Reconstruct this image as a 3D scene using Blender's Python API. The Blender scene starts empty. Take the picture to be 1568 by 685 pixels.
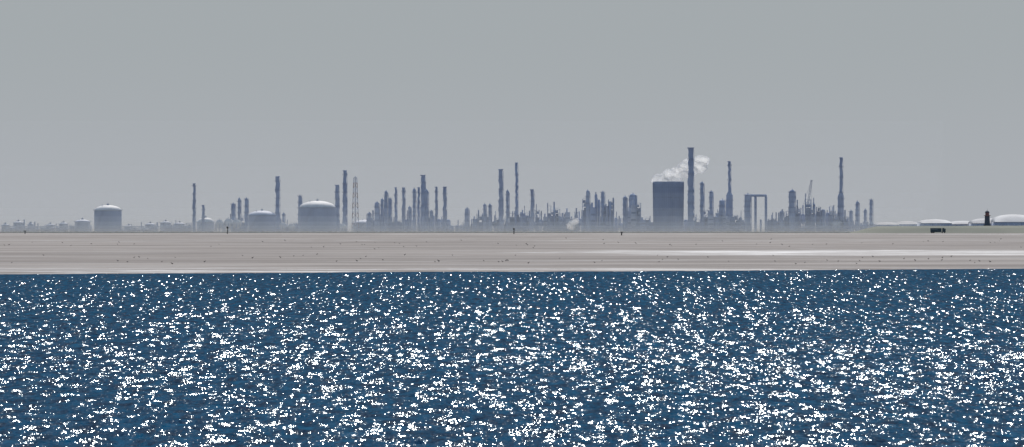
import bpy, bmesh, math, random, time
import numpy as np
from mathutils import Vector, Matrix
T0=time.time()
random.seed(7); rng=np.random.default_rng(11)
sc=bpy.context.scene
sc.view_settings.view_transform='Standard'; sc.view_settings.look='None'; sc.view_settings.exposure=0
R2=1.274e7                      # twice the Earth's radius: everything sits on the real curve
def drop(x,y): return (x*x+y*y)/R2
SUN_EL=42.0; SUN_AZ=4.0

# ---------------------------------------------------------------- materials
def new_mat(name):
    m=bpy.data.materials.new(name); m.use_nodes=True
    nt=m.node_tree; b=nt.nodes['Principled BSDF']; return m,nt,b
def painted(name,c1,c2,scale=0.08,rough=0.7,streak=True):
    m,nt,b=new_mat(name)
    tc=nt.nodes.new('ShaderNodeNewGeometry'); mp=nt.nodes.new('ShaderNodeMapping')
    mp.inputs['Scale'].default_value=(1,1,0.25 if streak else 1)
    n=nt.nodes.new('ShaderNodeTexNoise'); n.inputs['Scale'].default_value=scale; n.inputs['Detail'].default_value=5
    r=nt.nodes.new('ShaderNodeValToRGB'); r.color_ramp.elements[0].position=.35; r.color_ramp.elements[1].position=.68
    r.color_ramp.elements[0].color=(*c1,1); r.color_ramp.elements[1].color=(*c2,1)
    L=nt.links.new
    L(tc.outputs['Position'],mp.inputs['Vector']); L(mp.outputs[0],n.inputs['Vector']); L(n.outputs['Fac'],r.inputs[0]); L(r.outputs[0],b.inputs['Base Color'])
    b.inputs['Roughness'].default_value=rough
    return m
M_steel=painted('hazed_weathered_steel',(.26,.325,.49),(.42,.50,.66),.12)  # steel colour lifted and blued to stand in for distance haze
M_stack=painted('hazed_chimney_concrete',(.25,.31,.46),(.375,.445,.60),.1)  # pale blue of the distant air is painted into this tone
M_tank=painted('hazed_tank_paint',(.27,.33,.47),(.35,.42,.57),.1)  # tank tone carries a painted haze lift as well
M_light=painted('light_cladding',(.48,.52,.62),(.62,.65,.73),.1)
M_white=painted('white_paint',(.66,.65,.64),(.82,.81,.79),.15)
M_dark=painted('hazed_dark_steel',(.19,.24,.36),(.27,.33,.45),.3)  # darker parts, with the same haze blue put into the colour
M_black=painted('black_paint',(.02,.025,.03),(.04,.045,.05),.3)
M_red=painted('red_paint',(.20,.10,.09),(.30,.14,.12),.3)
M_glass=painted('window_glass',(.10,.14,.17),(.16,.2,.23),.3,.1)
M_grass=painted('dike_grass',(.12,.135,.105),(.19,.195,.15),.012,.9,False)
M_rock=painted('dike_basalt',(.03,.055,.065),(.07,.085,.09),.05,.8,False)
M_dune=painted('dune_sand',(.22,.21,.20),(.34,.31,.28),.02,.9,False)
M_roof=painted('roof_sheeting',(.30,.30,.32),(.50,.50,.51),.05,.8,False)
M_roof2=painted('pale_roof_sheeting',(.42,.42,.43),(.60,.60,.60),.05,.8,False)
M_bird=painted('feathers',(.03,.03,.03),(.07,.065,.06),3,.9,False)

# ---------------------------------------------------------------- mesh builder
class B:
    def __init__(s): s.v=[]; s.f=[]; s.m=[]; s.mi=0
    def quad(s,vs): s.f.append(tuple(vs)); s.m.append(s.mi)
    def add(s,p): s.v.append(tuple(p)); return len(s.v)-1
    def lathe(s,cx,cy,prof,seg=16,wob=0.0,cap=True):
        rings=[]
        for i,(r,z) in enumerate(prof):
            ox=random.uniform(-wob,wob); rr=r*(1+random.uniform(-wob,wob)*.3)
            rings.append([s.add((cx+ox+rr*math.cos(2*math.pi*k/seg),cy+rr*math.sin(2*math.pi*k/seg),z)) for k in range(seg)])
        for a,b in zip(rings,rings[1:]):
            for k in range(seg): s.quad((a[k],a[(k+1)%seg],b[(k+1)%seg],b[k]))
        if cap: s.quad(rings[-1]); s.quad(rings[0][::-1])
    def box(s,x0,x1,y0,y1,z0,z1):
        v=[s.add(p) for p in [(x0,y0,z0),(x1,y0,z0),(x1,y1,z0),(x0,y1,z0),(x0,y0,z1),(x1,y0,z1),(x1,y1,z1),(x0,y1,z1)]]
        for f in [(3,2,1,0),(4,5,6,7),(0,1,5,4),(1,2,6,5),(2,3,7,6),(3,0,4,7)]: s.quad([v[i] for i in f])
    def bar(s,p,q,r,seg=6,r2=None):
        p=Vector(p); q=Vector(q); d=(q-p)
        if d.length<1e-6: return
        d.normalize(); a=d.orthogonal().normalized(); b=d.cross(a); r2=r if r2 is None else r2
        A=[s.add(p+(a*math.cos(2*math.pi*k/seg)+b*math.sin(2*math.pi*k/seg))*r) for k in range(seg)]
        C=[s.add(q+(a*math.cos(2*math.pi*k/seg)+b*math.sin(2*math.pi*k/seg))*r2) for k in range(seg)]
        for k in range(seg): s.quad((A[k],A[(k+1)%seg],C[(k+1)%seg],C[k]))
        s.quad(C); s.quad(A[::-1])
    def ell(s,c,rx,ry,rz,seg=10,rin=6):
        rings=[]
        for i in range(1,rin):
            a=math.pi*i/rin-math.pi/2
            rings.append([s.add((c[0]+rx*math.cos(a)*math.cos(2*math.pi*k/seg),c[1]+ry*math.cos(a)*math.sin(2*math.pi*k/seg),c[2]+rz*math.sin(a))) for k in range(seg)])
        for a,b in zip(rings,rings[1:]):
            for k in range(seg): s.quad((a[k],a[(k+1)%seg],b[(k+1)%seg],b[k]))
        t=s.add((c[0],c[1],c[2]+rz)); u=s.add((c[0],c[1],c[2]-rz))
        for k in range(seg): s.quad((rings[-1][k],rings[-1][(k+1)%seg],t)); s.quad((rings[0][(k+1)%seg],rings[0][k],u))
    def done(s,name,mats,loc=(0,0,0),smooth=False):
        me=bpy.data.meshes.new(name); me.from_pydata(s.v,[],s.f); me.update()
        me.polygons.foreach_set('material_index',s.m)
        if smooth: me.polygons.foreach_set('use_smooth',[len(f)<=4 for f in s.f])
        for m in mats: me.materials.append(m)
        o=bpy.data.objects.new(name,me); o.location=loc; sc.collection.objects.link(o)
        return o

# ---------------------------------------------------------------- plant survey grid
# Survey grid: 1 unit = 0.765 m at the reference line 8 km out, origin on the view axis.
U=0.765
def hgt(v,D=8000.): return (356.5-v)*U*D/8000.
def place(u,D):
    x=(u-784)*U*D/8000.; return (x,D,-drop(x,D))

def platforms(b,r,z0,z1,step,side=1):
    z=z0
    while z<z1:
        b.mi=1
        b.lathe(0,0,[(r+.3,z),(r+1.1,z),(r+1.1,z+.3),(r+.3,z+.3)],12,cap=False)
        for k in range(12):
            a=2*math.pi*k/12; b.bar(((r+1.05)*math.cos(a),(r+1.05)*math.sin(a),z+.3),((r+1.05)*math.cos(a),(r+1.05)*math.sin(a),z+1.4),.07,4)
        b.lathe(0,0,[(r+.98,z+1.35),(r+1.1,z+1.35),(r+1.1,z+1.5),(r+.98,z+1.5)],12,cap=False)
        z+=step*random.uniform(.75,1.25)
    b.mi=0
def chimney(u,top,w,D=None,taper=.82,name='chimney',wide=None):
    D=D or 8000+random.uniform(-120,160)
    h=hgt(top,D); r=w*U/2*.95
    b=B(); n=max(8,int(h/4)); prof=[]
    for i in range(n+1):
        t=i/n; rr=r*(1.1-(1.1-taper)*t)
        prof.append((rr,h*t))
    prof+= [(r*taper*1.25,h+.01),(r*taper*1.25,h+1.2),(r*taper*.8,h+1.25),(r*taper*.8,h-1)]
    b.lathe(0,0,prof,16,wob=.45)
    b.bar((r*1.15+.3,0,0),(r*taper+.5,0,h-1),.25,4)
    platforms(b,r*.9,h*.35,h-2,max(9,h*.17))
    if wide:
        hw=hgt(wide[0],D); b.lathe(0,0,[(wide[1]*U/2,0),(wide[1]*U/2,hw-2),(r,hw+2)],16,wob=.3)
        platforms(b,wide[1]*U/2,hw*.3,hw-2,8)
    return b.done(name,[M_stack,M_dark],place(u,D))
def column(u,top,w,D=None,name='distillation_column'):
    D=D or 8000+random.uniform(-140,120)
    h=hgt(top,D); r=w*U/2*.85; b=B()
    prof=[(r*1.25,0),(r*1.2,3),(r,3.5)]
    k=max(3,int(h/6))
    prof+=[(r*(1 if i%3 else 1.06),3.5+(h-5-r)*(i+1)/k) for i in range(k)]
    z=h-r*.9
    prof+=[(r*math.cos(a),z+r*.9*math.sin(a)) for a in (0.3,.7,1.1,1.45)]
    b.lathe(0,0,prof,14,wob=.3)
    b.bar((r+.7,-.4,2),(r+.7,-.4,h*.93),.35,6); b.bar((r+.7,-.4,h*.93),(0,0,h+.6),.35,6)
    b.bar((0,0,h-.5),(0,0,h+1.4),.2,5)
    platforms(b,r,h*.22,h-r*.5,6.5)
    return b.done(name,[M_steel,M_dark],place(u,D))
def tank(u0,u1,body,top,D,name='storage_tank',mat=None,domemat=None,seg=40):
    r=(u1-u0)*U/2*D/8000; hb=hgt(body,D); ht=hgt(top,D); b=B()
    prof=[(r,0)]
    n=6
    for i in range(1,n+1):
        z=hb*i/n; prof+=[(r,z-.35),(r*1.008,z-.33),(r*1.008,z-.02),(r,z)]
    b.lathe(0,0,prof,seg,cap=False)
    b.mi=1
    b.lathe(0,0,[(r*math.cos(a),hb+.02+(ht-hb)*math.sin(a)) for a in [i*math.pi/2/9 for i in range(9)]]+[(.3,ht)],seg,cap=True)
    b.mi=2
    b.lathe(0,0,[(r+.2,hb+.3),(r+1.0,hb+.3),(r+1.0,hb+.6),(r+.2,hb+.6)],seg,cap=False)
    for k in range(seg):
        a=2*math.pi*k/seg; b.bar(((r+.9)*math.cos(a),(r+.9)*math.sin(a),hb+.6),((r+.9)*math.cos(a),(r+.9)*math.sin(a),hb+1.7),.08,4)
    st=26
    for k in range(st):
        a=math.pi*1.15+k*.032; z=hb*k/st
        b.box((r+.6)*math.cos(a)-.6,(r+.6)*math.cos(a)+.6,(r+.6)*math.sin(a)-.5,(r+.6)*math.sin(a)+.5,z,z+.35)
    b.box(-1.2,1.2,-1,1,ht-.2,ht+1.6); b.bar((0,0,ht),(0,0,ht+3),.15,5)
    b.bar((-r*.4,-r*.3,hb),(-r*.4,-r*.3,ht+1),.3,6)
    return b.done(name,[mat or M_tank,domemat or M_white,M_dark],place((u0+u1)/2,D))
def sphere(u,v,w,D,mat=None):
    r=w*U/2; zc=max(hgt(v)-r, r*1.15); b=B(); b.ell((0,0,zc),r,r,r,18,12); b.mi=1
    for k in range(8):
        a=2*math.pi*k/8; b.bar((r*math.cos(a),r*math.sin(a),0),(r*math.cos(a)*.98,r*math.sin(a)*.98,zc),.35,6)
        a2=2*math.pi*(k+1)/8; b.bar((r*math.cos(a),r*math.sin(a),.5),(r*math.cos(a2),r*math.sin(a2),zc*.8),.15,4)
    b.lathe(0,0,[(r*.5,zc+r*.88),(r*.55,zc+r*.88),(r*.55,zc+r*.95),(r*.5,zc+r*.95)],12,cap=False)
    b.bar((0,0,zc+r*.9),(0,0,zc+r+1.5),.3,5)
    return b.done('spherical_gas_tank',[mat or M_white,M_dark],place(u,D),smooth=True)
def lattice(u,top,w,D=8000,name='lattice_tower',mats=None):
    h=hgt(top,D); b=B(); n=11
    def c(t): 
        r=w*U/2*(1-.55*t); return [(-r,-r,h*t),(r,-r,h*t),(r,r,h*t),(-r,r,h*t)]
    for i in range(n):
        b.mi=i%2; A=c(i/n); C=c((i+1)/n)
        for k in range(4):
            b.bar(A[k],C[k],.32,5); b.bar(A[k],C[(k+1)%4],.2,4); b.bar(A[(k+1)%4],C[k],.2,4); b.bar(C[k],C[(k+1)%4],.22,4)
    b.mi=0; b.bar((0,0,0),(0,0,h+2),.5,6)
    b.box(-2,2,-2,2,h,h+.5)
    return b.done(name,mats or [M_light,M_red],place(u,D))
def process(u0,u1,prof,D,name='process_unit',dense=1.0,mat=None):
    b=B(); uc=(u0+u1)/2; s=U*D/8000
    us=[p[0] for p in prof]; ts=[p[1] for p in prof]
    H=lambda u: (356.5-np.interp(u,us,ts))*s
    u=u0
    while u<u1:
        w=random.uniform(3,9); uu=min(u+w,u1); x0=(u-uc)*s; x1=(uu-uc)*s
        if uu-u<1: break
        h=max(4,H((u+uu)/2)*random.uniform(.74,1.12)); dy=random.uniform(-18,18); dd=random.uniform(4,9)
        kind=random.random()
        b.mi=0
        if kind<.55:
            fl=max(2,int(h/4.2))
            for (px,py) in ((x0,dy-dd),(x1,dy-dd),(x0,dy+dd),(x1,dy+dd)): b.bar((px,py,0),(px,py,h),.35,4)
            b.box(x0+.3,x1-.3,dy+dd*.7,dy+dd*.9,0,h*random.uniform(.6,.9))
            for k in range(1,fl+1):
                z=h*k/fl; b.box(x0-.5,x1+.5,dy-dd-.5,dy+dd+.5,z-.3,z)
                b.bar((x0,dy-dd,z+1.1),(x1,dy-dd,z+1.1),.09,4)
                if random.random()<.85:
                    a=random.uniform(x0,(x0+x1)/2); e=random.uniform((x0+x1)/2,x1); b.mi=random.choice([0,0,1,2])
                    b.box(a,e,dy-dd*.7,dy+dd*.6,z-h/fl+.02,z-.5-random.uniform(.2,1.2)); b.mi=0
                if random.random()<.5: b.bar((x0,dy-dd,z-h/fl),(x1,dy-dd,z),.2,4)
        elif kind<.72:
            r=(x1-x0)/2*.8; b.lathe((x0+x1)/2,dy,[(r,0),(r,h*.6),(r*1.04,h*.61),(r,h*.63),(r,h-r*.8),(r*.75,h-r*.25),(r*.3,h)],12,wob=.2)
            b.bar((x1,dy-2,0),(x1,dy-2,h*.9),.3,5)
        elif kind<.90:
            b.mi=random.choice([0,0,2]); b.box(x0,x1,dy-dd,dy+dd,0,h*.8); b.box(x0+1,(x0+x1)/2,dy-2,dy+2,h*.8+.002,h*.95); b.mi=1
            for k in range(3): b.box(x0+.4,x1-.4,dy-dd-.1,dy-dd,h*(.15+.2*k),h*(.2+.2*k))
        else:
            b.ell(((x0+x1)/2,dy,h*.5),(x1-x0)*.55,4,max(1.8,h*.2)); b.bar((x0,dy,h*.5),(x0,dy,0),.5,5); b.bar((x1,dy,h*.5),(x1,dy,0),.5,5)
            b.bar(((x0+x1)/2,dy,0),((x0+x1)/2,dy,h),.7,7)
        b.mi=1
        if random.random()<.5*dense:
            px=random.uniform(x0,x1); b.bar((px,dy,h*.6),(px,dy,h+random.uniform(2,8)),random.uniform(.3,.9),5)
        if uu>=u1: break
        u=uu-random.uniform(0,1.8)*dense+(random.uniform(0,3) if dense<.8 else 0)
    b.mi=0
    for z in (4,6,8): b.bar(((u0-uc)*s,-24,z),((u1-uc)*s,-24,z),.5,6)
    x=(u0-uc)*s
    while x<(u1-uc)*s: b.bar((x,-24,0),(x,-24,8.5),.35,4); x+=9
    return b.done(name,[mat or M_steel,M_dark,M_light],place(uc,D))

# ---- tanks
tank(144,186,322,313.5,7700)
tank(380,422,330,322,7850,domemat=M_light)
tank(458,514,318,307,7800)
tank(114,138,340,336,8300,mat=M_light,domemat=M_light)
tank(301,328,341,333,8250,mat=M_light); tank(540,592,342,336,8200,mat=M_light,domemat=M_light)
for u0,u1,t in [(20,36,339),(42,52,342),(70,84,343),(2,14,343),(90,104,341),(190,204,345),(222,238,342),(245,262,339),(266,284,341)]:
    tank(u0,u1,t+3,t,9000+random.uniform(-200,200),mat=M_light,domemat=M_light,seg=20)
for u,v,w in [(336,336,14),(350,334,15),(362,335,15),(433,340,14),(446,342,12),(524,342,13),(1282,336,18),(878,336,16)]:
    sphere(u,v,w,7950)
# ---- chimneys and columns
chimney(297,282,4.5); chimney(311,315,4)
column(357,311,7); column(366,303,5); column(377,303,6)
chimney(425,271,7); column(434,326,4); column(459,299,6); chimney(516,284,7); chimney(528,262,7)
lattice(544,272,11,8050)
for u,t,w in [(565,325,6),(577,309,8),(585,304,5),(591,292,6),(597,303,5),(634,288,5),(627,316,5),(653,290,6),(660,322,5),(715,318,7),(742,312,5),(750,312,5),(777,291,5),(1075,278,6),(1089,292,6),(1106,305,11),(1145,296,11),(1213,290,11),(1313,308,6),(1334,305,5),(957,300,7),(900,291,6),(923,293,6),(1197,322,7)]:
    column(u,t,w)
column(969,296,13); column(1098,330,6); column(1325,320,4); column(1303,322,5)
for u,t,w in [(606,288,4),(618,288,5),(641,288,4),(668,287,4),(681,287,6),(815,291,6)]: chimney(u,t,w)
chimney(648,269,8); chimney(767,260,7,taper=.9); chimney(791,250,4.5)
chimney(1058,227,9.5,7980,taper=.86)
chimney(1117,248,5,wide=(296,10)); chimney(1288,242,5.5,wide=(297,9))
# ---- process blocks
process(352,378,[(352,330),(378,334)],8050)
process(562,600,[(562,326),(575,322),(600,330)],8080)
process(600,690,[(600,336),(645,326),(660,322),(690,338)],8100,dense=.7)
process(690,735,[(690,345),(715,340),(735,330)],8100,dense=.7,mat=M_tank)
process(724,815,[(724,332),(745,328),(765,332),(790,320),(815,326)],8060)
process(812,892,[(812,328),(840,319),(862,320),(892,322)],8000)
process(892,940,[(892,322),(898,303),(910,301),(922,306),(930,302),(940,310)],7950)
process(940,1003,[(940,334),(957,328),(968,330),(1003,334)],8020)
process(955,981,[(955,306),(969,300),(981,310)],7980)
process(1046,1100,[(1046,336),(1060,333),(1086,323),(1100,326)],8060)
process(1096,1150,[(1096,330),(1108,316),(1122,324),(1150,336)],7990)
process(1174,1300,[(1174,338),(1192,331),(1205,320),(1225,318),(1238,310),(1252,316),(1262,312),(1275,320),(1300,332)],7960)
process(1290,1345,[(1290,338),(1310,336),(1345,342)],8100,dense=.7,mat=M_tank)
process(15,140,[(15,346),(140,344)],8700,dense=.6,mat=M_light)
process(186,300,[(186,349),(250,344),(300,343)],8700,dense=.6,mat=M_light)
process(395,460,[(395,343),(460,342)],8200,dense=.7)
# ---- cooling tower
D=8030; b=B(); r=47*U/2*D/8000; h=hgt(279,D)
prof=[(r*(.955+.045*abs(2*t-.9)**1.5),h*t) for t in [i/16 for i in range(17)]]
prof+=[(r*1.02,h),(r*1.02,h+1),(r*.94,h+1),(r*.94,h-6)]
b.lathe(0,0,prof,48,cap=False)
b.mi=1
for k in range(48):
    a=2*math.pi*k/48; b.bar((r*.97*math.cos(a),r*.97*math.sin(a),h*.03),(r*1.015*math.cos(a),r*1.015*math.sin(a),h*.99),.28,4)
for t in (.2,.45,.7,.9): b.lathe(0,0,[(r*.99,h*t),(r*1.02,h*t),(r*1.02,h*t+.7),(r*.99,h*t+.7)],48,cap=False)
b.done('cooling_tower',[M_tank,M_dark],place(1023.5,D))
# ---- pipe portal
D=7940; b=B(); s=U*D/8000; h=hgt(297,D)
for x in (-8,8): b.bar((x*s,0,0),(x*s,0,h-3),1.5,10); 
b.bar((-17*s,0,h-1.5),(9*s,0,h-1.5),1.5,10); b.bar((8*s,0,h-3),(7*s,0,h-.8),1.4,8)
for k in range(1,8): b.box(-9.5*s,-6.5*s,-2,2,h*k/8,h*k/8+.5); b.box(6.5*s,9.5*s,-2,2,h*k/8,h*k/8+.5)
b.bar((0,0,0),(0,0,h*.35),1.1,8)
b.done('pipe_gantry',[M_tank],place(1165,D))
# ---- crawler crane
D=7900; b=B(); s=U*D/8000
b.box(-6,6,-4,-2,0,1.6); b.box(-6,6,2,4,0,1.6); b.box(-5,5,-3,3,1.8,5.5); b.mi=1; b.box(2,5,-3.2,-1,3,5.3); b.mi=0
p0=Vector((2,0,4)); p1=Vector((14*s,0,hgt(275,D))); n=16
for k in range(n):
    A=p0.lerp(p1,k/n); C=p0.lerp(p1,(k+1)/n)
    for sx in (-.9,.9):
        for sy in (-.9,.9):
            b.bar(A+Vector((sx,sy,0)),C+Vector((sx,sy,0)),.22,4)
    for sy in (-.9,.9): b.bar(A+Vector((-.9,sy,0)),C+Vector((.9,sy,0)),.15,4); b.bar(A+Vector((.9,sy,0)),C+Vector((-.9,sy,0)),.15,4)
b.bar(p1,(-5,0,16),.15,4); b.bar((-5,0,16),(-5,0,5),.4,4); b.bar(p1,(p1.x,0,30),.12,4)
b.done('crawler_crane',[M_dark,M_glass],place(1229,D))
# ---- beacon tower on the right
D=7600; b=B(); h=22*U*.95
b.lathe(0,0,[(3.2,0),(2.9,h*.3),(2.7,h*.62)],16); b.mi=1
b.lathe(0,0,[(3.8,h*.62),(3.9,h*.66),(2.2,h*.67)],16); b.lathe(0,0,[(2.2,h*.67),(2.2,h*.85)],12); b.mi=0
b.lathe(0,0,[(2.9,h*.85),(2.0,h*.93),(.3,h)],12); b.bar((0,0,h),(0,0,h+2),.12,4)
for k in range(3): b.box(-.5,.5,-3.3,-2.6,h*(.1+.18*k),h*(.16+.18*k))
b.box(-4,4,-4,4,-12,0)
x,y,z=place(1512,D); b.done('beacon_tower',[painted('tarred_brick',(.06,.075,.10),(.10,.115,.14),.4),M_red],(x,y,z+9.5))
# ---- low pale sheds behind the grass dike
def shed(u0,u1,top,D,arch,roof):
    w=(u1-u0)*U*D/8000; h=hgt(top,D); b=B(); nb=18; dp=45
    b.mi=1; b.box(-w/2,w/2,-dp,dp,0,h-arch); b.mi=0
    rows=[]
    for j in range(9):
        t=-1+2*j/8; k2=(1-t*t)**.55
        rows.append([b.add((-(w/2+.6)*math.cos(math.pi*k/nb),t*(dp+.6),h-arch+.05+arch*k2*max(0,math.sin(math.pi*k/nb))**.7)) for k in range(nb+1)])
    for p,q in zip(rows,rows[1:]):
        for k in range(nb): b.quad((p[k],p[k+1],q[k+1],q[k]))
    b.mi=2
    for k in range(int(w/7)): xx=-w/2+3+7*k; b.box(xx,xx+3.5,-dp-.15,-dp,1,h-arch-1.2)
    b.done('storage_shed',[roof,M_light,M_light],place((u0+u1)/2,D),smooth=True)
for a in [(1340,1374,340,8150,3,M_roof),(1372,1406,338.5,8200,3.5,M_roof),(1408,1454,335.5,8100,4.5,M_roof2),(1452,1496,338,8250,4,M_roof),(1486,1538,334,8180,6,M_roof),(1520,1584,328,8120,9,M_roof2),(1585,1640,332,8150,7,M_roof2),(1650,1720,334,8200,4,M_roof)]: shed(*a)

# ---- steam: lumpy cloud, thin white skin over a uniform scattering volume
def steam(name,u,v,D,path,n,rad,dens,skin):
    b=B(); rs=random.Random(u)
    for i in range(n):
        t=(i+rs.random())/n; k=t*(len(path)-1); j=min(int(k),len(path)-2); f=k-j
        px=path[j][0]*(1-f)+path[j+1][0]*f; pz=path[j][1]*(1-f)+path[j+1][1]*f; sp=path[j][2]*(1-f)+path[j+1][2]*f
        r=rad*rs.uniform(.35,1.0)
        b.ell((px+rs.gauss(0,sp*.7),rs.gauss(0,sp*.5),pz+rs.gauss(0,sp*.6)),r*rs.uniform(.9,1.4),r,r*rs.uniform(.7,1),14,8)
    o=b.done(name,[],(0,0,0)); x,y,z=place(u,D); o.location=(x,y,z+hgt(v,D))
    rm=o.modifiers.new('merge','REMESH'); rm.mode='VOXEL'; rm.voxel_size=.6; rm.use_smooth_shade=True
    m=bpy.data.materials.new(name); m.use_nodes=True; nt=m.node_tree; nt.nodes.clear(); L=nt.links.new
    out=nt.nodes.new('ShaderNodeOutputMaterial'); vs=nt.nodes.new('ShaderNodeVolumeScatter')
    vs.inputs['Color'].default_value=(1,1,1,1); vs.inputs['Density'].default_value=dens; vs.inputs['Anisotropy'].default_value=.55
    L(vs.outputs[0],out.inputs['Volume'])
    mx=nt.nodes.new('ShaderNodeMixShader'); tr=nt.nodes.new('ShaderNodeBsdfTransparent'); tl=nt.nodes.new('ShaderNodeBsdfTranslucent'); df=nt.nodes.new('ShaderNodeBsdfDiffuse'); m2=nt.nodes.new('ShaderNodeMixShader')
    tl.inputs[0].default_value=(1,1,1,1); df.inputs[0].default_value=(.95,.95,.95,1)
    g=nt.nodes.new('ShaderNodeNewGeometry'); nz=nt.nodes.new('ShaderNodeTexNoise'); nz.inputs['Scale'].default_value=.10; nz.inputs['Detail'].default_value=4
    rp=nt.nodes.new('ShaderNodeMapRange'); rp.inputs[1].default_value=.35; rp.inputs[2].default_value=.6; rp.inputs[3].default_value=skin*.45; rp.inputs[4].default_value=skin
    L(g.outputs['Position'],nz.inputs['Vector']); L(nz.outputs['Fac'],rp.inputs[0]); L(rp.outputs[0],mx.inputs[0])
    m2.inputs[0].default_value=.75; L(df.outputs[0],m2.inputs[1]); L(tl.outputs[0],m2.inputs[2]); L(tr.outputs[0],mx.inputs[1]); L(m2.outputs[0],mx.inputs[2]); L(mx.outputs[0],out.inputs['Surface'])
    o.data.materials.append(m)
    return o
steam('steam_plume',1024,279,8030,[(-14,1,2.5),(-4,5,4.5),(9,9,5.5),(20,15,6),(31,21,5.5),(38,24,4)],95,6.6,.022,.68)
steam('steam_plume',878,350,7930,[(-6,0,3),(0,6,3),(4,9,2)],14,4,.04,.3)

# ---- dikes and dune
def ridge(name,u0,u1,D,hfun,depth,mat,n=160):
    b=B(); rows=[]
    for i in range(n+1):
        u=u0+(u1-u0)*i/n; x=(u-784)*U*D/8000; h=hfun(u)
        prof=[(-depth,-1.5),(-depth*.45,h*.7),(-depth*.12,h),(depth*.12,h*.98),(depth*.45,h*.7),(depth,-1.5)]
        rows.append([b.add((x,D+py,pz-drop(x,D+py))) for py,pz in prof])
    for a,c in zip(rows,rows[1:]):
        for k in range(5): b.quad((a[k],c[k],c[k+1],a[k+1]))
    return b.done(name,[mat])
ph=rng.uniform(0,6,8)
def rgh(u,a): return a*(math.sin(u*.31+ph[0])+math.sin(u*.73+ph[1])+.7*math.sin(u*1.9+ph[2]))/3
ridge('stone_dike',-300,2000,7500,lambda u:2.1+rgh(u,.4),14,M_rock,900)
ridge('grass_dike',1296,2300,7350,lambda u:(min(1,(u-1296)/45))*8.6*min(1.05,.9+(u-1300)/3000)+rgh(u*.4,.25),60,M_grass,300)
ridge('sand_dune',1335,2300,8400,lambda u:(11+2.0*math.exp(-((u-1480)/60)**2)+rgh(u*.35,1.2))*min(1,max(.05,(u-1335)/30)),90,M_dune,300)

# ---- truck on the far track
D=7280.; b=B()
b.mi=0; b.box(-8,3.2,-1.3,1.3,1.2,4.3); b.box(-8,7.6,-1.1,1.1,.8,1.19)
b.mi=0; b.box(4,7.4,-1.25,1.25,1.21,3.9); b.box(4.2,6,-1.2,1.2,3.9,4.4)
b.mi=1; b.box(5.5,6.8,-1.29,1.29,2.6,3.6); b.box(7.38,7.46,-1.1,1.1,2.6,3.6); b.box(-7.2,-1,-1.34,1.34,2.9,3.7)
b.mi=2
for wx in (-7,-5.7,-4.4,4.0,6.4):
    for wy in (-1.25,1.0): b.bar((wx,wy,.55),(wx,wy+.3,.55),.55,14)
x,y,z=place(1437,D); b.done('truck',[painted('truck_paint',(.02,.05,.07),(.03,.07,.09),.3,.4),M_glass,M_black],(x,D,z+.4))
ob=bpy.data.objects['truck']; ob.scale=(1.05,1.05,1.25)

# ---- channel marker poles on the flat
for u,top,D in [(348,346,6400),(787,348,6200),(952,351,5200),(38,352,6400)]:
    b=B(); s=U*D/8000; h=(358-top)*s
    b.lathe(0,0,[(.45,-1),(.35,h)],8); b.lathe(0,0,[(.9,h*.75),(.9,h*.95),(.2,h)],8); b.bar((-.8,0,h*.5),(.8,0,h*.5),.15,4)
    b.done('marker_post',[M_black],place(u,D))
# ---------------------------------------------------------------- sandbank
def vnoise(x,y,seed):
    r=np.random.default_rng(seed); g=r.random((64,64)); xi=np.floor(x).astype(int); yi=np.floor(y).astype(int)
    fx=x-xi; fy=y-yi; fx=fx*fx*(3-2*fx); fy=fy*fy*(3-2*fy); G=lambda a,b:g[a%64,b%64]
    return (G(xi,yi)*(1-fx)+G(xi+1,yi)*fx)*(1-fy)+(G(xi,yi+1)*(1-fx)+G(xi+1,yi+1)*fx)*fy
def grid(name,xs,ys,zf,mat,smooth=True):
    X,Y=np.meshgrid(xs,ys); Z=zf(X,Y); nx=len(xs); ny=len(ys)
    co=np.stack([X,Y,Z],-1).reshape(-1,3).astype(np.float32)
    i=np.arange(nx-1)[None,:]+np.arange(ny-1)[:,None]*nx
    q=np.stack([i,i+1,i+1+nx,i+nx],-1).reshape(-1).astype(np.int32); nf=(nx-1)*(ny-1)
    me=bpy.data.meshes.new(name); me.vertices.add(len(co)); me.vertices.foreach_set('co',co.ravel())
    me.loops.add(nf*4); me.loops.foreach_set('vertex_index',q); me.polygons.add(nf)
    me.polygons.foreach_set('loop_start',np.arange(nf,dtype=np.int32)*4)
    me.update(calc_edges=True)
    me.polygons.foreach_set('use_smooth',np.full(nf,smooth)); me.materials.append(mat)
    o=bpy.data.objects.new(name,me); sc.collection.objects.link(o); print(name,nf,time.time()-T0); return o
def shore(x): return 1345+x*.72*np.where(np.abs(x)<150,1,150/np.maximum(np.abs(x),1))+ (vnoise(x/22+40,x*0+3.3,5)-.5)*30+(vnoise(x/6+40,x*0+7.3,6)-.5)*14
def sandz(x,y):
    d=y-shore(x)
    rise=np.where(d<0,d*.02,.45*(1-np.exp(-np.maximum(d,0)/60)))
    und=(vnoise(x/70+50,y/60,8)-.5)*.22+(vnoise(x/18+50,y/24,9)-.5)*.1
    return np.maximum(rise,-6)+und*np.clip(d/120,0,1)-drop(x,y)
xs=np.concatenate([-np.geomspace(760,9000,40)[::-1],np.arange(-750,751,6.),np.geomspace(760,9000,40)])
ys=np.concatenate([np.arange(1150,1250,25),np.arange(1250,2600,5.),np.arange(2600,6000,25),np.arange(6000,20001,200)])
m,nt,bs=new_mat('sand_flat'); L=nt.links.new; N=nt.nodes.new
geo=N('ShaderNodeNewGeometry')
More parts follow.
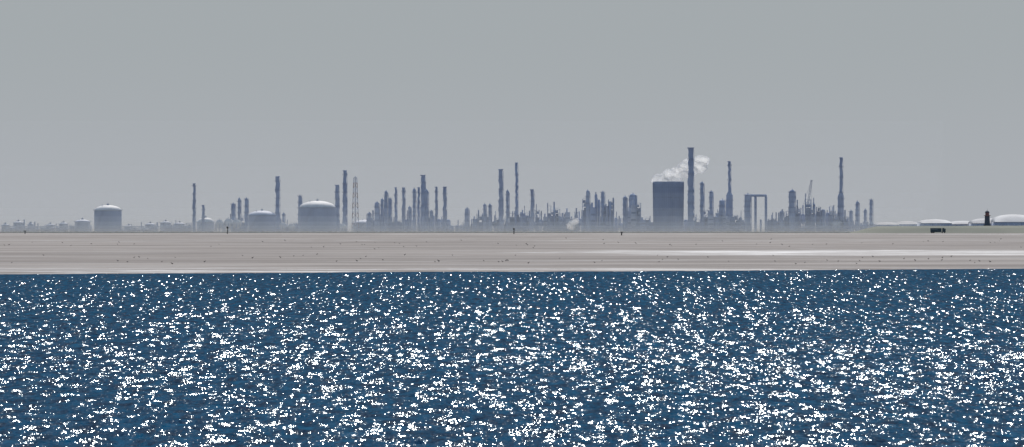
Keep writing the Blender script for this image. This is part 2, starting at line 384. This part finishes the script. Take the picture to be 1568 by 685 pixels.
def mapn(sx,sy,scale,det,off=0,rough=.5):
    mp=N('ShaderNodeMapping'); mp.inputs['Scale'].default_value=(sx,sy,1); mp.inputs['Location'].default_value=(off,off*1.7,0)
    n=N('ShaderNodeTexNoise'); n.inputs['Scale'].default_value=scale; n.inputs['Detail'].default_value=det; n.inputs['Roughness'].default_value=rough
    L(geo.outputs['Position'],mp.inputs['Vector']); L(mp.outputs[0],n.inputs['Vector']); return n
def ramp(src,p0,p1,c0=(0,0,0,1),c1=(1,1,1,1)):
    r=N('ShaderNodeValToRGB'); r.color_ramp.elements[0].position=p0; r.color_ramp.elements[1].position=p1; r.color_ramp.elements[0].color=c0; r.color_ramp.elements[1].color=c1
    L(src,r.inputs[0]); return r
def math_(op,a,b=None,clamp=False):
    n=N('ShaderNodeMath'); n.operation=op; n.use_clamp=clamp
    for i,v in enumerate((a,b)):
        if v is None: continue
        if isinstance(v,(int,float)): n.inputs[i].default_value=v
        else: L(v,n.inputs[i])
    return n.outputs[0]
def mixc(f,a,b):
    n=N('ShaderNodeMix'); n.data_type='RGBA'
    if isinstance(f,(int,float)): n.inputs[0].default_value=f
    else: L(f,n.inputs[0])
    for s_,v in ((6,a),(7,b)):
        if isinstance(v,tuple): n.inputs[s_].default_value=v
        else: L(v,n.inputs[s_])
    return n.outputs[2]
n1=mapn(.004,.010,1,6,3.1,.6); base=ramp(n1.outputs['Fac'],.38,.64,(.195,.168,.152,1),(.335,.296,.270,1))
n2=mapn(.005,.018,1,5,9.7,.68); r2=ramp(n2.outputs['Fac'],.50,.60)
colr=mixc(math_('MULTIPLY',r2.outputs[0],.75),base.outputs[0],(.150,.128,.118,1))
n4=mapn(.012,.022,1,5,51.,.72); r4=ramp(n4.outputs['Fac'],.53,.64)
colr=mixc(math_('MULTIPLY',r4.outputs[0],.6),colr,(.39,.365,.35,1))
sep=N('ShaderNodeSeparateXYZ'); L(geo.outputs['Position'],sep.inputs[0])
def band(yc,w,x0,x1,k):
    t=math_('DIVIDE',math_('SUBTRACT',sep.outputs['Y'],yc),w); g=math_('EXPONENT',math_('MULTIPLY',math_('MULTIPLY',t,t),-1.0))
    mr=N('ShaderNodeMapRange'); mr.interpolation_type='SMOOTHSTEP'; L(sep.outputs['X'],mr.inputs[0]); mr.inputs[1].default_value=x0; mr.inputs[2].default_value=x1
    return math_('MULTIPLY',math_('MULTIPLY',g,mr.outputs[0]),k)
n3=mapn(.022,.030,1,7,21.,.78)
bands=math_('ADD',math_('ADD',band(2130,200,-90,90,.66),band(1930,70,-20,90,.34)),math_('ADD',band(3600,500,-400,-350,.26),band(1350,75,-400,-200,.52)))
bands=math_('ADD',bands,band(6200,600,-600,-500,.42))
wet_sheen=ramp(math_('ADD',bands,math_('MULTIPLY',math_('SUBTRACT',n3.outputs['Fac'],.5),2.6)),.30,.85)
wf=wet_sheen.outputs[0]
L(mixc(math_('MULTIPLY',wf,.75),colr,(.38,.39,.42,1)),bs.inputs['Base Color'])  # wet patches: silvery sheen painted as a paler, bluish base colour
L(math_('SUBTRACT',.9,math_('MULTIPLY',wf,.4)),bs.inputs['Roughness']); bs.inputs['Specular IOR Level'].default_value=.22
nn=mapn(1.2,1.2,1,3,0,.6); v1=N('ShaderNodeVectorMath'); v1.operation='SUBTRACT'; L(nn.outputs['Color'],v1.inputs[0]); v1.inputs[1].default_value=(.5,.5,.5)
v2=N('ShaderNodeVectorMath'); v2.operation='MULTIPLY'; L(v1.outputs[0],v2.inputs[0]); v2.inputs[1].default_value=(.7,.7,0)
v3=N('ShaderNodeVectorMath'); v3.operation='ADD'; L(geo.outputs['Normal'],v3.inputs[0]); L(v2.outputs[0],v3.inputs[1])
v4=N('ShaderNodeVectorMath'); v4.operation='NORMALIZE'; L(v3.outputs[0],v4.inputs[0]); L(v4.outputs[0],bs.inputs['Normal'])
grid('sandbank',xs,ys,sandz,m)

# ---- shorebirds on the flat
b=B()
def bird(x,y,s,az):
    z=float(sandz(np.array([x]),np.array([y]))[0]); ca,sa=math.cos(az),math.sin(az)
    P=lambda a,h:(x+a*ca*s,y+a*sa*s,z+h*s)
    b.bar(P(.02,0),P(0,.22),.02*s,4); b.bar(P(-.05,0),P(-.02,.22),.02*s,4)
    b.bar(P(-.3,.27),P(-.02,.32),.03*s,6,.12*s); b.bar(P(-.02,.32),P(.18,.36),.12*s,6,.06*s)
    b.bar(P(.16,.34),P(.23,.5),.06*s,5,.05*s); b.ell(P(.25,.52),.07*s,.07*s,.065*s,6,5); b.bar(P(.3,.52),P(.42,.49),.02*s,4,.006*s)
rb=random.Random(3)
for i in range(130):
    d=rb.choice([rb.gauss(1560,60),rb.gauss(1800,80),rb.gauss(3300,500),rb.gauss(2700,200),rb.gauss(3000,150)])
    d=min(max(d,1450),5000); x=rb.uniform(-.078,.078)*d
    if i%3==0 : x=rb.gauss(rb.choice([-.06,-.02,.01,.045]),.008)*d
    bird(x,d,rb.uniform(.5,.95)*(1+max(0,d-1800)/4000),rb.choice([0,math.pi])+rb.uniform(-.5,.5))
b.done('shorebird_flock',[M_bird])

# ---------------------------------------------------------------- sea
xs=np.concatenate([-np.geomspace(116,5000,36)[::-1],np.arange(-114,114.1,.22),np.geomspace(116,5000,36)])
ylist=[280.]; 
while ylist[-1]<1500: ylist.append(ylist[-1]+max(.25,.25*(ylist[-1]/440)**1.2))
ys=np.concatenate([np.linspace(-600,265,25),np.array(ylist)])
def seaz(X,Y):
    dyr=np.gradient(ys)[:,None]; dxr=np.gradient(xs)[None,:]; Z=np.zeros_like(X,dtype=np.float64)
    r=np.random.default_rng(5); nW=52; lam=np.geomspace(.65,4.3,nW); s=.048
    for l in lam:
        th=math.radians(-70+r.normal(0,42)); k=2*math.pi/l; kx=k*math.cos(th); ky=k*math.sin(th)
        amp=s*l/(2*math.pi)*r.uniform(.5,1.4)
        wy=np.clip(1.6-3.2*dyr*abs(math.sin(th))/l,0,1); wx=np.clip(1.6-3.2*dxr*abs(math.cos(th))/l,0,1)
        ph1=r.uniform(0,6.28); f=r.uniform(.5,1.5)
        rowsel=(wy[:,0]>0)
        if not rowsel.any(): continue
        bend=.9*np.sin(.09*xs[None,:]*f+.07*ys[rowsel][:,None])
        sub=np.sin(kx*xs[None,:]+ky*ys[rowsel][:,None]+ph1+bend)
        Z[rowsel]+=amp*sub*wy[rowsel]*wx
    gust=.78+.44*vnoise(X/28+80,Y/40+80,12)
    fade=np.clip((shore(X)-Y)/100,.12,1)
    return Z*gust*fade-drop(X,Y)
m,nt,bs=new_mat('sea_water'); L=nt.links.new; N=nt.nodes.new; geo=N('ShaderNodeNewGeometry'); nt.nodes.remove(bs)
out=[n for n in nt.nodes if n.type=='OUTPUT_MATERIAL'][0]
df=N('ShaderNodeBsdfDiffuse'); gl=N('ShaderNodeBsdfGlossy'); ms=N('ShaderNodeMixShader')
gl.inputs['Roughness'].default_value=.115; gl.inputs['Color'].default_value=(.80,.92,1,1); ms.inputs[0].default_value=.055
L(df.outputs[0],ms.inputs[1]); L(gl.outputs[0],ms.inputs[2]); L(ms.outputs[0],out.inputs[0])
big=mapn(1.0,.14,1,5,4.,.7); cr=ramp(big.outputs['Fac'],.38,.64,(.000,.013,.040,1),(.000,.070,.150,1)); L(cr.outputs[0],df.inputs[0])  # body colour varies at wave scale, painting in the dark of the troughs
def slope(sx,sy,det,k,off,rg=.6):
    n=mapn(sx,sy,1,det,off,rg); a=N('ShaderNodeVectorMath'); a.operation='SUBTRACT'; L(n.outputs['Color'],a.inputs[0]); a.inputs[1].default_value=(.5,.5,.5)
    c=N('ShaderNodeVectorMath'); c.operation='MULTIPLY'; L(a.outputs[0],c.inputs[0]); c.inputs[1].default_value=(k,k,0); return c.outputs[0]
def vadd(a,b_):
    n=N('ShaderNodeVectorMath'); n.operation='ADD'; L(a,n.inputs[0]); L(b_,n.inputs[1]); return n.outputs[0]
sp_=N('ShaderNodeSeparateXYZ'); L(geo.outputs['Position'],sp_.inputs[0])
def yscale(v,y0,y1,k0,k1):
    mrc=N('ShaderNodeMapRange'); L(sp_.outputs['Y'],mrc.inputs[0]); mrc.inputs[1].default_value=y0; mrc.inputs[2].default_value=y1; mrc.inputs[3].default_value=k0; mrc.inputs[4].default_value=k1
    s_=N('ShaderNodeVectorMath'); s_.operation='SCALE'; L(v,s_.inputs[0]); L(mrc.outputs[0],s_.inputs['Scale']); return s_.outputs[0]
# open-water ripples calm down towards the shoaling bank, where longer-crested wavelets take over
fine=yscale(slope(7.5,3.5,3,1.15,0,.65),500,1100,1.0,.35)
mid=slope(2.2,.12,3,.95,13.,.65)
crest=yscale(slope(2.0,.035,2,1.0,31.,.6),450,1000,.25,1.25)
C=vadd(geo.outputs['Normal'],vadd(vadd(fine,mid),crest))
E=N('ShaderNodeVectorMath'); E.operation='NORMALIZE'; L(C,E.inputs[0]); L(E.outputs[0],gl.inputs['Normal']); L(E.outputs[0],df.inputs['Normal'])
grid('sea',xs,ys,seaz,m)

# ---------------------------------------------------------------- haze in front of the plant
def hazebox(name,x0,x1,y0,y1,z0,z1,dens,col,g=.1):
    b=B(); b.box(x0,x1,y0,y1,z0,z1); mm=bpy.data.materials.new(name); mm.use_nodes=True; nt=mm.node_tree; nt.nodes.clear()
    o=nt.nodes.new('ShaderNodeOutputMaterial'); v=nt.nodes.new('ShaderNodeVolumeScatter'); v.inputs['Color'].default_value=(*col,1); v.inputs['Density'].default_value=dens; v.inputs['Anisotropy'].default_value=g
    nt.links.new(v.outputs[0],o.inputs['Volume']); b.done(name,[mm])
zb=-drop(0,7600)
for i,(top,dn) in enumerate([(5,.0034),(8.5,.0028),(13,.0022),(19,.0016),(28,.0012),(45,.0008),(75,.0006),(125,.0006)]):
    hazebox('ground_haze',-800-i*7,430+i*7,7530+i*3,7640-i*3,zb-3-i*.1,zb+top,dn,(.80,.89,1.0))

# ---------------------------------------------------------------- world, sun, camera
w=bpy.data.worlds.new('World'); sc.world=w; w.use_nodes=True; nt=w.node_tree; L=nt.links.new; N=nt.nodes.new
bg=nt.nodes['Background']; bg.inputs['Strength'].default_value=.1
sky=N('ShaderNodeTexSky'); sky.sky_type='NISHITA'; sky.sun_disc=False; sky.sun_elevation=math.radians(SUN_EL); sky.sun_rotation=math.radians(SUN_AZ); sky.air_density=1.2; sky.dust_density=.6
tc=N('ShaderNodeTexCoord'); sp=N('ShaderNodeSeparateXYZ'); L(tc.outputs['Generated'],sp.inputs[0])
mr=N('ShaderNodeMapRange'); mr.interpolation_type='SMOOTHSTEP'; L(sp.outputs['Z'],mr.inputs[0]); mr.inputs[1].default_value=.03; mr.inputs[2].default_value=.22; mr.inputs[3].default_value=1; mr.inputs[4].default_value=0
mr2=N('ShaderNodeMapRange'); mr2.interpolation_type='SMOOTHSTEP'; L(sp.outputs['Z'],mr2.inputs[0]); mr2.inputs[1].default_value=-.002; mr2.inputs[2].default_value=.03; mr2.inputs[3].default_value=0; mr2.inputs[4].default_value=1
low=mixc(mr2.outputs[0],(4.05,4.26,4.58,1),(3.70,4.02,4.20,1))
hz=mixc(mr.outputs[0],sky.outputs[0],low); L(hz,bg.inputs['Color'])
sl=bpy.data.lights.new('sun','SUN'); sl.energy=3.6; sl.angle=math.radians(.53); sl.color=(1,.95,.88)
so=bpy.data.objects.new('sun',sl); so.rotation_euler=(-math.radians(90-SUN_EL),0,-math.radians(SUN_AZ)); sc.collection.objects.link(so)
cam=bpy.data.cameras.new('camera'); cam.lens=240; cam.sensor_width=36; cam.clip_start=1; cam.clip_end=60000
co=bpy.data.objects.new('camera',cam); co.location=(0,0,10); co.rotation_euler=(math.radians(90)-.00048,0,0); sc.collection.objects.link(co); sc.camera=co
print('done',time.time()-T0)
